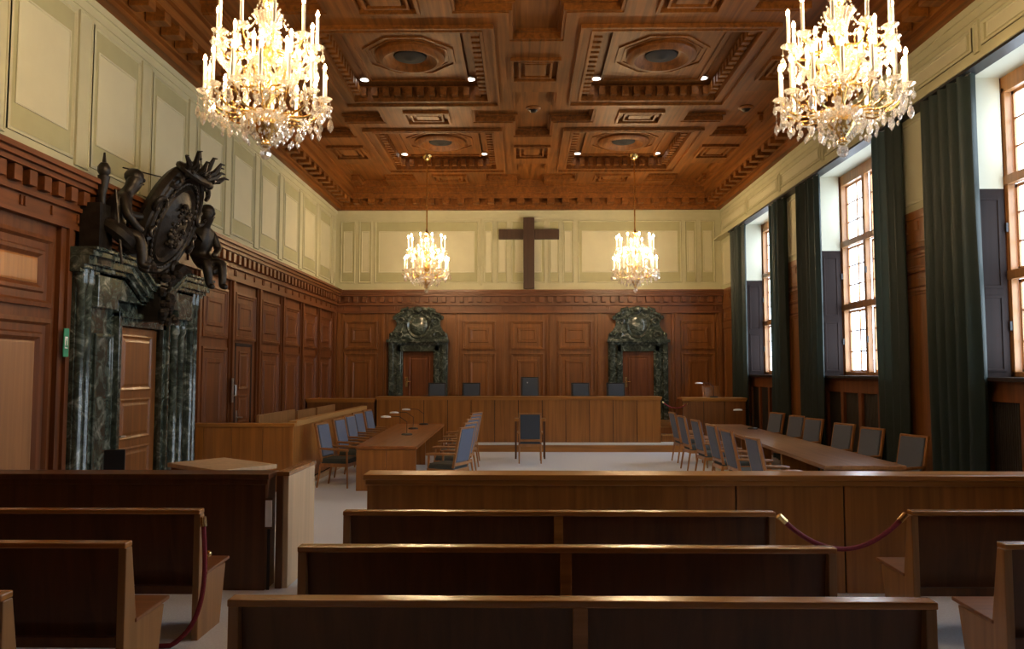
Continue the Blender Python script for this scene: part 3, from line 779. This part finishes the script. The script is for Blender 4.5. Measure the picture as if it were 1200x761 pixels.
# ------------------------------------------------------------ chairs
def chair_parts(t, fab='fabric_blue', seat='fabric_seat_shaded', wd='chair_wood', ht=1.10, arms=True, legs=True):
    """armchair facing local +Y, origin on the floor"""
    w = .25
    top = ht; lean = .13
    MB().prism([(-.25, .40), (.25, .40), (.25, .47), (.21, .50), (-.21, .50), (-.25, .47)], -.22, .26, 'XZ').build('seat', seat, t, bevel=.015)
    # leaning cushion: y = -.24 at z .5 -> -.24-lean at the top
    yb = lambda z: -.22-lean*(z-.46)/(ht-.46)
    c = MB(); vs = []
    for z in (.53, top-.03):
        y = yb(z); vs += [(-.215, y-.028, z), (.215, y-.028, z), (.215, y+.045, z), (-.215, y+.045, z)]
    c.add(vs, [(0, 1, 2, 3), (4, 7, 6, 5), (0, 4, 5, 1), (1, 5, 6, 2), (2, 6, 7, 3), (3, 7, 4, 0)]); c.build('backrest', fab, t, bevel=.014)
    f = MB()
    for s in (-1, 1):
        x0, x1 = sorted((s*.217, s*.252)); vs = []
        for z in (.44, top):
            y = yb(z); vs += [(x0, y-.022, z), (x1, y-.022, z), (x1, y+.022, z), (x0, y+.022, z)]
        f.add(vs, [(0, 1, 2, 3), (4, 7, 6, 5), (0, 4, 5, 1), (1, 5, 6, 2), (2, 6, 7, 3), (3, 7, 4, 0)])
    f.box(-.25, .25, yb(top)-.02, yb(top)+.02, top-.03, top); f.box(-.22, .22, yb(.5)-.02, yb(.5)+.02, .47, .52)
    f.build('back_frame', wd, t, bevel=.005)
    a = MB(); a.box(-.25, .25, .23, .27, .36, .42); a.box(-.25, .25, -.25, -.21, .36, .42); a.box(-.255, -.215, -.22, .25, .36, .42); a.box(.215, .255, -.22, .25, .36, .42)
    a.build('seat_rail', wd, t, bevel=.004)
    if legs:
        for sx_ in (-1, 1):
            MB().tube([(sx_*.235, -.23, .42), (sx_*.24, -.30, 0)], [.022, .015], 8).build('leg', wd, t)
            MB().tube([(sx_*.235, .24, .645 if arms else .42), (sx_*.24, .26, 0)], [.020, .015], 8).build('leg', wd, t)
    if arms:
        for sx_ in (-1, 1):
            MB().tube([(sx_*.245, yb(.68), .67), (sx_*.265, -.02, .665), (sx_*.26, .18, .655), (sx_*.25, .28, .645)], [.018, .022, .026, .02], 8).build('armrest', wd, t, smooth=True)
    return t
def place(proto, name, label, x, y, rz, group=None, z=0, used=[]):
    if proto.name in used: t = copy_tree(proto)
    else: t = proto; used.append(proto.name)
    t.location = (x, y, z); t.rotation_euler = (0, 0, rz)
    return tag(t, label, 'chair', group)
ac = thing('armchair', '', 'chair'); chair_parts(ac)
ordn = ['nearest', 'second nearest', 'middle', 'fourth nearest', 'farthest']
for i, (x, y) in enumerate(((-3.22, 13.58), (-3.22, 14.82), (-3.27, 15.95), (-3.34, 17.10), (-3.34, 18.2))):
    place(ac, 'armchair', f'blue upholstered wooden armchair between the dock and the left table, {ordn[i]} of five', x, y, -PI/2+R_(-10), 'armchairs left of the left table')
for i, (x, y) in enumerate(((-1.22, 12.82), (-1.24, 13.95), (-1.27, 15.1), (-1.29, 16.2), (-1.33, 17.3))):
    place(ac, 'armchair', f'blue backed wooden armchair on the right side of the left table, {ordn[i]} of five', x, y, PI/2-R_(24), 'armchairs right of the left table')
ord6 = ['nearest', 'second nearest', 'third nearest', 'fourth nearest', 'fifth nearest', 'farthest']
for i, (x, y) in enumerate(((3.51, 10.73), (3.51, 12.06), (3.58, 13.32), (3.60, 14.62), (3.60, 15.89), (3.69, 17.3))):
    place(ac, 'armchair', f'grey backed wooden armchair on the left side of the right table, {ord6[i]} of six', x, y, -PI/2+R_(4), 'armchairs left of the right table')
for i, (x, y) in enumerate(((5.50, 11.03), (5.55, 12.45), (5.52, 13.46), (5.55, 14.92), (5.57, 15.89), (5.54, 17.07))):
    place(ac, 'armchair', f'dim grey upholstered armchair between the right table and the windows, {ord6[i]} of six', x-.22, y, PI/2+R_(18), 'armchairs along the window wall')
wc = thing('witness_chair', '', 'chair'); chair_parts(wc, 'fabric_slate', 'fabric_slate')
place(wc, 'witness_chair', 'single dark slate blue chair in the middle of the floor facing the judges bench', .17, 17.2, 0)
jc = thing('judge_chair', '', 'chair'); chair_parts(jc, 'fabric_slate', 'fabric_slate', 'black')
jl = ['leftmost of those behind the bench, before the left doorway', 'second from the left behind the judges bench', '', 'second from the right behind the judges bench', 'rightmost of those behind the bench, before the right doorway']
for i, x in enumerate((-2.37, -1.42, .21, 1.61, 2.59)):
    if i == 2: continue
    place(jc, 'judge_chair', f'dark low judge chair, {jl[i]}', x, 21.1, PI, 'low judge chairs', .60)
pc = thing('presiding_chair', 'tallest dark chair at the centre behind the judges bench', 'chair'); chair_parts(pc, 'fabric_slate', 'fabric_slate', 'black', 1.26)
pc.location = (.21, 21.1, .60); pc.rotation_euler = (0, 0, PI)
MB().ball((.07, -.285, 1.10), .022, 10).build('button', 'steel', pc)
cc = thing('clerk_chair', 'brown wooden chair standing behind the desk at the far right', 'chair'); chair_parts(cc, 'chair_wood', 'fabric_seat_shaded', 'chair_wood', 1.02, False)
cc.location = (5.25, 20.95, .60); cc.rotation_euler = (0, 0, PI+.2)

t = thing('witness_table', 'small wooden stand in front of the witness chair', 'table', (.18, 18.0, 0))
MB().box(-.36, .36, -.22, .22, .86, .92).build('table_top', 'bench_rail', t, bevel=.006)
MB().box(-.30, .30, -.02, .02, .55, .86).build('modesty_board', 'bench_wood', t)
for sx_ in (-1, 1):
    for sy_ in (-1, 1): MB().box(sx_*.33-.02, sx_*.33+.02, sy_*.19-.02, sy_*.19+.02, 0, .86).build('leg', 'pew_wood', t)

# ------------------------------------------------------------ tables
def long_table(label, cs, mat, seam):
    """cs = near left, near right, far right, far left corners of the top"""
    cx = sum(c[0] for c in cs)/4; cy = sum(c[1] for c in cs)/4
    t = thing('conference_table', label, 'table', (cx, cy, 0)); L = [(x-cx, y-cy) for x, y in cs]
    MB().prism(L, .695, .75, 'XY').build('table_top', mat, t, bevel=.005)
    def lerp(a, b, k): return (a[0]+(b[0]-a[0])*k, a[1]+(b[1]-a[1])*k)
    nl, nr, fr, fl = L
    for k, (a, b) in enumerate(((nl, nr), (fl, fr))):
        y = (a[1]+b[1])/2 + (.02 if k == 0 else -.07); m_ = (a[0]+b[0])/2
        MB().box(a[0]+.01, m_-.003, y, y+.05, 0, .69).build('end_board', mat if mat != 'table_wood' else 'bench_wood', t, bevel=.003)
        MB().box(m_+.003, b[0]-.01, y, y+.05, 0, .69).build('end_board', mat if mat != 'table_wood' else 'bench_wood', t, bevel=.003)
    for k in seam:
        a = lerp(nl, fl, k); b = lerp(nr, fr, k)
        MB().box((a[0]+b[0])/2-.3, (a[0]+b[0])/2+.3, a[1], a[1]+.05, 0, .69).build('support', 'bench_wood', t)
    return t
long_table('long wooden table between the two rows of blue armchairs on the left', [(-2.81, 13.0), (-1.78, 13.0), (-1.88, 18.6), (-3.02, 18.6)], 'table_wood', (.33, .66))
long_table('long brown wooden table between the two rows of grey chairs by the windows', [(4.03, 10.4), (5.12, 10.4), (5.24, 18.5), (4.42, 18.5)], 'table_wood_right', (.33, .66))

def desk_lamp(label, x, y, z, dx, hz, group):
    t = thing('desk_lamp', label, 'lamp', (x, y, z), 0, group)
    MB().lathe([(.11, 0), (.11, .015), (.09, .03), (.02, .035)], 20).build('base', 'black', t, smooth=True)
    MB().tube([(0, 0, .03), (0, 0, hz*.72), (dx*.35, 0, hz*1.0), (dx*.8, 0, hz+.01)], .007, 6).build('stem', 'black', t)
    MB().lathe([(.045, 0), (.05, .008), (.045, .03), (.02, .04)], 16, (dx, 0, hz-.02), None, 2.1, 1).build('lamp_head', 'white', t, smooth=True)
    return t
for (x, y), o_ in zip(((-2.29, 15.31), (-2.39, 16.9), (-2.34, 18.3)), ('nearest', 'middle', 'farthest')):
    desk_lamp(f'black desk lamp with white shade on the left table, {o_} of three', x, y, .75, -.42, .36, 'lamps on the left table')
desk_lamp('black desk lamp with white shade near the far end of the right table', 5.05, 17.0, .75, -.32, .42, None)
desk_lamp('black desk lamp with white shade on the low desk right of the judges bench', 4.95, 20.0, 1.34, -.38, .37, None)

# ------------------------------------------------------------ barriers and desk in front
counter('public_barrier', 'long wooden barrier behind the pews running to the right wall', 'barrier', -1.43, XR-.02, 7.12, .28, 0, 1.06, 0, 'bench_wood', 'bench_rail', None, [-1.43, 1.95, 2.93, XR-.02], lip=.10)
counter('public_barrier', 'dark wooden barrier on the left in front of the marble doorway', 'barrier', XL+.05, -2.36, 7.14, .26, 0, 1.06, 0, 'pew_wood', 'pew_wood', None, [XL+.05, -2.36], lip=.10)
t = thing('barrier_gate', 'wooden partition with light painted into its pale side, standing edge on at the right end of the left barrier', 'partition', (-2.2, 7.65, 0))
MB().box(-.03, .02, -.43, .47, 0, 1.03).build('side_board', 'pale_wood', t, bevel=.004)  # pale wood paints in the light falling on this side
MB().box(-.09, .03, -.45, .49, 1.03, 1.07).build('cap', 'pew_rail', t, bevel=.004)
MB().box(-.09, -.03, -.45, -.40, 0, 1.03).build('post', 'pew_wood', t)
t = thing('paper_notice', 'small white paper notice on the post between barrier and partition', 'notice', (-2.33, 7.115, .70))
MB().box(-.03, .03, -.004, .004, -.12, .12).build('sheet', 'white', t); MB().box(-.035, .035, .004, .016, -.14, .14).build('backing', 'pew_wood', t)
MB().box(-.012, .012, .006, .02, -.69, -.1).build('stake', 'gap_dark', t)
t = thing('side_desk', 'desk with pale wooden top standing behind the left barrier', 'desk', (-3.45, 8.85, 0), R_(-38))
MB().box(-.55, .55, -.36, .36, .90, .95).build('desk_top', 'pale_wood', t, bevel=.006)
MB().box(-.48, .48, .28, .32, .1, .90).build('front_board', 'bench_wood', t)
for sx_ in (-1, 1): MB().box(sx_*.50-.02, sx_*.50+.02, -.33, .33, 0, .90).build('side_board', 'bench_wood', t)
t = thing('monitor', 'small black flat monitor seen from behind in front of the marble doorway', 'monitor', (-4.62, 8.72, 0), R_(18))
MB().box(-.11, .11, -.02, .02, .88, 1.12).build('screen', 'black', t, bevel=.008)
MB().tube([(0, .02, .95), (0, .06, .9), (0, .06, .02)], .018, 8).build('stand', 'black', t)
MB().lathe([(.16, 0), (.16, .015), (.03, .03)], 20, (0, .06, 0)).build('foot', 'black', t)

# ------------------------------------------------------------ pews
def pew(label, x0, x1, y, group, stiles=(.5,), H=.965):
    t = thing('pew', label, 'pew', ((x0+x1)/2, y+.25, 0), 0, group); cx, cy = (x0+x1)/2, y+.25
    L, Rr = x0-cx, x1-cx; Y = -.25
    MB().box(L, Rr, Y-.015, Y+.075, H-.035, H).build('top_rail', 'pew_rail', t, bevel=.008)
    # leaning back boards between stiles, set back from the rear edge
    xs = [L+.05] + [L+(Rr-L)*s for s in stiles] + [Rr-.05]
    for i in range(len(xs)-1):
        a, b = xs[i]+(.035 if i else 0), xs[i+1]-(.035 if i+1 < len(xs)-1 else 0)
        m = MB(); m.add([(a, Y+.035, H-.035), (b, Y+.035, H-.035), (b, Y+.055, H-.035), (a, Y+.055, H-.035), (a, Y+.10, .34), (b, Y+.10, .34), (b, Y+.12, .34), (a, Y+.12, .34)],
              [(0, 1, 2, 3), (4, 7, 6, 5), (0, 4, 5, 1), (1, 5, 6, 2), (2, 6, 7, 3), (3, 7, 4, 0)])
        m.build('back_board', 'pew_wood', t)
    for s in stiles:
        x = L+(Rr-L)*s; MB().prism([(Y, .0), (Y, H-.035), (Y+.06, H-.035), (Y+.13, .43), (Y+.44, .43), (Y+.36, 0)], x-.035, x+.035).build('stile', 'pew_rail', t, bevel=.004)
    MB().box(L+.05, Rr-.05, Y+.0, Y+.035, .34, .40).build('lower_rail', 'pew_wood', t)
    for x in (L, Rr-.05):
        MB().prism([(Y, 0), (Y, H-.035), (Y+.07, H-.035), (Y+.15, .45), (Y+.52, .45), (Y+.42, 0)], x, x+.05).build('end_panel', 'pew_end', t, bevel=.005)
    MB().box(L+.05 if True else L, Rr-.05, Y+.10, Y+.50, .42, .45).build('seat_base', 'pew_wood', t)
    MB().prism([(Y+.13, .45), (Y+.13, .475), (Y+.58, .49), (Y+.58, .465)], L-.01, Rr+.01).build('seat', 'pew_seat', t, bevel=.006)
    return t
pew('nearest wide wooden pew at the bottom centre of the picture', -1.345, 1.87, 3.56, 'pews in the middle block')
pew('wide wooden pew in the middle block, second row from the camera', -1.335, 1.85, 4.62, 'pews in the middle block')
pew('wide wooden pew in the middle block, farthest row, right behind the barrier', -1.335, 1.87, 5.78, 'pews in the middle block')
pew('shade-darkened wooden pew on the left with a red rope hanging from its end', XL+.05, -2.42, 5.82, 'pews in the left block', ())
pew('shade-darkened wooden pew on the left, one row nearer than the roped pew', XL+.05, -2.40, 4.70, 'pews in the left block', ())
pew('wooden pew of which only the end shows at the lower left edge', XL+.05, -2.42, 3.62, 'pews in the left block', ())
pew('wooden pew on the right nearest the barrier, roped to the middle block', 2.90, XR-.08, 5.84, 'pews in the right block', ())
pew('wooden pew cut by the right edge, one row nearer than the roped one', 2.90, XR-.08, 4.74, 'pews in the right block', ())

# ------------------------------------------------------------ ropes
def rope(label, pts, r=.018, loc=None):
    o = loc or pts[0]; t = thing('barrier_rope', label, 'rope', o); P = [tuple(a-b for a, b in zip(p, o)) for p in pts]
    MB().tube(P[1:-1], r, 8).build('cord', 'rope_red', t, smooth=True)
    for a, b in ((P[0], P[1]), (P[-1], P[-2])):
        MB().tube([a, tuple(x+(y-x)*1.15 for x, y in zip(a, b))], r*1.35, 10).build('end_fitting', 'brass', t, smooth=True)
    return t
def sag(a, b, d, n=22): return [tuple(a[i]+(b[i]-a[i])*k/n-(d*4*(k/n)*(1-k/n) if i == 2 else 0) for i in range(3)) for k in range(n+1)]
rope('red velvet rope sagging across the gap between the middle and right pews', sag((1.90, 5.80, .935), (2.87, 5.86, .935), .25))
rope('thin red rope sagging beside the right end of the judges bench', sag((3.57, 19.70, 1.24), (4.2, 19.66, 1.20), .14), .014)
lr = bezier((-2.385, 5.78, .92), (-2.35, 5.78, .55), (-2.30, 5.74, .15), (-2.55, 5.66, .02), 18) + [(-2.68, 5.64, .02), (-2.82, 5.66, .02), (-2.92, 5.70, .02)]
rope('red velvet rope hanging down from the end of the left pew to the floor', lr)
t = thing('rope_hook', 'small round brass knob on the end panel of the roped left pew', 'knob', (-2.385, 5.90, .62)); MB().ball((0, 0, 0), .026, 12).build('ball', 'brass', t, smooth=True); MB().tube([(-.02, 0, 0), (-.034, 0, 0)], .01, 8).build('shank', 'brass', t)

# ------------------------------------------------------------ curtains
def curtain(label, y0, y1, x=XR-.145, z0=.04, z1=5.868, folds=None, rnd=0):
    t = thing('curtain', label, 'curtain', (x, (y0+y1)/2, z0), 0, 'dark green curtains'); ly = (y1-y0)
    n = 96; nz = 14; vs = []; fs = []; random.seed(rnd); nf = folds or max(4, int(ly/.21)); ph = [random.uniform(-.5, .5) for _ in range(nf+2)]
    for side in (0, 1):
        for j in range(nz+1):
            z = (z1-z0)*j/nz
            for i in range(n+1):
                u = i/n; fi = u*nf; k = int(fi)
                a = .068+.028*math.sin(5*ph[min(k, nf)])
                s = math.sin(2*PI*fi+.5*math.sin(.7*z+ph[min(k, nf)])*(1-j/nz))
                wy = 1+.05*math.sin(1.1*z+rnd)*(1-j/nz)
                vs.append((a*s+(.006 if side else -.006), (u-.5)*ly*wy, z))
    W = n+1; S = (nz+1)*W
    for j in range(nz):
        for i in range(n):
            fs.append((j*W+i, j*W+i+1, (j+1)*W+i+1, (j+1)*W+i)); fs.append((S+j*W+i, S+(j+1)*W+i, S+(j+1)*W+i+1, S+j*W+i+1))
    for j in range(nz):
        fs.append((j*W, (j+1)*W, S+(j+1)*W, S+j*W)); fs.append((j*W+n, S+j*W+n, S+(j+1)*W+n, (j+1)*W+n))
    for i in range(n): fs.append((i, S+i, S+i+1, i+1)); q = nz*W; fs.append((q+i, q+i+1, S+q+i+1, S+q+i))
    m = MB(); m.add(vs, fs); m.build('drape', 'curtain', t, smooth=True)
    hk = MB()
    for k in range(7): yy = -ly/2+ly*(k+.5)/7; hk.box(-.01, .01, yy-.008, yy+.008, z1-z0-.01, z1-z0+.02)
    hk.box(-.008, .008, -ly/2, ly/2, z1-z0-.006, z1-z0)
    hk.build('hooks', 'steel', t)
curtain('dark green curtain left of the farthest window, next to the back wall', 19.95, 21.15, rnd=1)
curtain('dark green curtain right of the farthest window', 16.95, 17.9, rnd=2)
curtain('dark green curtain left of the middle window', 14.92, 16.0, rnd=3)
curtain('dark green curtain right of the middle window', 11.65, 12.6, rnd=4)
curtain('nearest and widest dark green curtain, left of the nearest window', 9.8, 10.93, rnd=5)

# ------------------------------------------------------------ chandeliers
def chandelier():
    t = thing('crystal_chandelier', '', 'chandelier')
    # local z = 0 at the bottom finial
    c = MB(); c.lathe([(0, .10), (.05, .13), (.03, .18), (.09, .26), (.13, .32), (.10, .38), (.04, .42), (.03, .52), (.06, .58), (.08, .64), (.03, .70), (.025, .90), (.07, .98), (.10, 1.04), (.05, 1.10), (.022, 1.16), (.022, 1.45), (.05, 1.50), (.06, 1.56), (.02, 1.62), (.015, 1.70)], 20)
    c.build('central_stem', 'gold', t, smooth=True)
    MB().tube([(0, 0, 1.68), (0, 0, 3.60)], .019, 8).build('hanging_rod', 'gold', t)
    MB().lathe([(.02, 3.46), (.10, 3.52), (.14, 3.60), (.14, 3.612)], 20).build('ceiling_canopy', 'gold', t, smooth=True)
    MB().ball((0, 0, .05), .055, 12, (1, 1, 1.1)).build('glass_ball', 'crystal', t)
    MB().lathe([(.02, .34), (.15, .36), (.20, .42), (.205, .43), (.15, .375), (.02, .355)], 24).build('glass_bowl', 'crystal', t, smooth=True)
    MB().lathe([(.02, 1.20), (.07, 1.22), (.10, 1.34), (.14, 1.40), (.145, 1.41), (.11, 1.35), (.02, 1.21)], 24).build('glass_bowl', 'crystal', t, smooth=True)
    rings = [(.56, .56, 14, .30, .36, .0), (.47, 1.10, 10, .32, 1.0, .2), (.30, .84, 6, .22, .64, .4)]
    arm0 = {}; cand0 = {}; bulb0 = {}; dish0 = None
    drop = None; ND = 0
    dm = MB(); dm.lathe([(0, -.075), (.014, -.055), (.017, -.04), (.011, -.015), (0, 0)], 6)
    dm.lathe([(0, 0), (.008, .008), (0, .016)], 6)
    chain = MB()
    def bead(p, r=.008): chain.lathe([(0, -r*1.4), (r, 0), (0, r*1.4)], 5, p)
    for ri, (R, z, n, hc, zr, off) in enumerate(rings):
        for i in range(n):
            a = 2*PI*(i+off)/n; ca, sa = math.cos(a), math.sin(a)
            if ri not in arm0:
                m = MB(); m.tube(bezier((.04, 0, zr), (R*.35, 0, zr+.16), (R*.62, 0, z-.30), (R*.98, 0, z-.02), 14), [.011]*15, 6)
                m.tube(bezier((R*.55, 0, z-.10), (R*.5, 0, z+.02), (R*.7, 0, z+.06), (R*.72, 0, z-.04), 8), .006, 5)
                ar = m.build('arm', 'gold', t, smooth=True); arm0[ri] = ar
            else: ar = arm0[ri].copy(); col.objects.link(ar)
            ar.parent = t; ar.rotation_euler = (0, 0, a)
            if dish0 is None: dish0 = d = MB().lathe([(.018, -.012), (.05, 0), (.074, .022), (.076, .024), (.05, .005), (.018, -.004)], 14).build('drip_dish', 'crystal', t, smooth=True)
            else: d = dish0.copy(); col.objects.link(d)
            d.parent = t; d.location = (R*ca, R*sa, z)
            if ri not in cand0:
                cd = cand0[ri] = MB().lathe([(.011, 0), (.026, .015), (.020, .03), (.0175, .034), (.0175, hc), (.008, hc+.004)], 10).build('candle', 'candle', t, smooth=True)
                bl = bulb0[ri] = MB().lathe([(.008, 0), (.018, .018), (.017, .034), (.008, .056), (0, .070)], 6).build('bulb', 'bulb', cd)
                bl.location = (0, 0, hc+.004)
            else:
                cd = cand0[ri].copy(); col.objects.link(cd); bl = bulb0[ri].copy(); col.objects.link(bl); bl.parent = cd
            cd.parent = t; cd.location = (R*ca, R*sa, z)
            # crystals under the dishes
            for k in range({0: 3, 1: 3, 2: 2}[ri]):
                b = a+2*PI*k/3; rr = .055
                x, y = R*ca+rr*math.cos(b), R*sa+rr*math.sin(b)
                L = .04+.045*((i+k) % 3)
                if ND < 98:
                    if drop is None: drop = q = dm.build('crystal_drop', 'crystal', t)
                    else: q = drop.copy(); col.objects.link(q); q.parent = t
                    q.location = (x, y, z-L); q.rotation_euler = (0, 0, b); s = 1.25+.35*((i*2+k) % 3); q.scale = (s, s, s); ND += 1
                for w_ in range(int(L/.014)): bead((x, y, z-.004-.014*w_), .006)
            # swags: between neighbouring dishes and up to the stem
            a2 = 2*PI*(i+1+off)/n
            p0 = Vector((R*ca, R*sa, z)); p1 = Vector((R*math.cos(a2), R*math.sin(a2), z)); nb = 12
            for k in range(nb+1):
                u = k/nb; p = p0.lerp(p1, u); bead((p.x, p.y, p.z-.10*4*u*(1-u)), .0125)
            top = Vector((.06*ca, .06*sa, z+.50)) if ri != 2 else Vector((.05*ca, .05*sa, 1.0)); nb = 16
            for k in range(1, nb):
                u = k/nb; p = p0.lerp(top, u); bead((p.x, p.y, p.z-.22*4*u*(1-u)*.6), .0115)
    random.seed(11)
    for i in range(260):    # small prisms hanging all over the arms
        a = random.uniform(0, 2*PI); k = random.random(); R = random.uniform(.12, .60) if k < .55 else random.uniform(.10, .50)
        zz = (.50-.16*math.sin(PI*R/.6)+random.uniform(-.10, .10)) if k < .55 else (1.04-.12*math.sin(PI*R/.5)+random.uniform(-.12, .10)) if k < .85 else random.uniform(.6, 1.4)
        if k >= .85: R = random.uniform(.05, .16)
        q = random.uniform(.9, 1.5)
        chain.lathe([(0, -.055*q), (.012*q, -.038*q), (.014*q, -.026*q), (.008*q, -.008*q), (0, 0)], 6, (R*math.cos(a), R*math.sin(a), zz))
    for i in range(16):     # drops round the bottom bowl, built into the stuff
        a = 2*PI*i/16; r = .20
        for k in range(5): bead((r*math.cos(a), r*math.sin(a), .42-.018*k), .008)
        rr = .12; chain.lathe([(0, -.075), (.016, -.055), (.019, -.04), (.011, -.015), (0, 0)], 6, (r*math.cos(a), r*math.sin(a), .33))
        chain.lathe([(0, -.06), (.014, -.04), (.010, -.015), (0, 0)], 6, (rr*math.cos(a+.2), rr*math.sin(a+.2), .25+.02*(i % 2)))
        for k in range(8): u = k/8; bead((r*math.cos(a)*(1-u)+.02*math.cos(a)*u, r*math.sin(a)*(1-u)+.02*math.sin(a)*u, .36-.26*u**.6), .009)
    b_ = chain.build('crystal_beads', 'crystal', t); b_['kind'] = 'stuff'
    return t
ch = chandelier()
CL = [((-2.47, 7.25, 4.05), 'large lit crystal chandelier at the upper left, cut by the top edge'), ((3.06, 7.25, 4.05), 'large lit crystal chandelier at the upper right, cut by the top edge'),
      ((-2.48, 19.75, 4.04), 'small looking distant lit crystal chandelier left of the wooden cross'), ((2.92, 19.75, 4.04), 'small looking distant lit crystal chandelier right of the wooden cross')]
for i, (l, lab) in enumerate(CL):
    c = ch if i == 0 else copy_tree(ch)
    c.location = l; c.rotation_euler = (0, 0, .3*i); tag(c, lab, 'chandelier', 'crystal chandeliers')
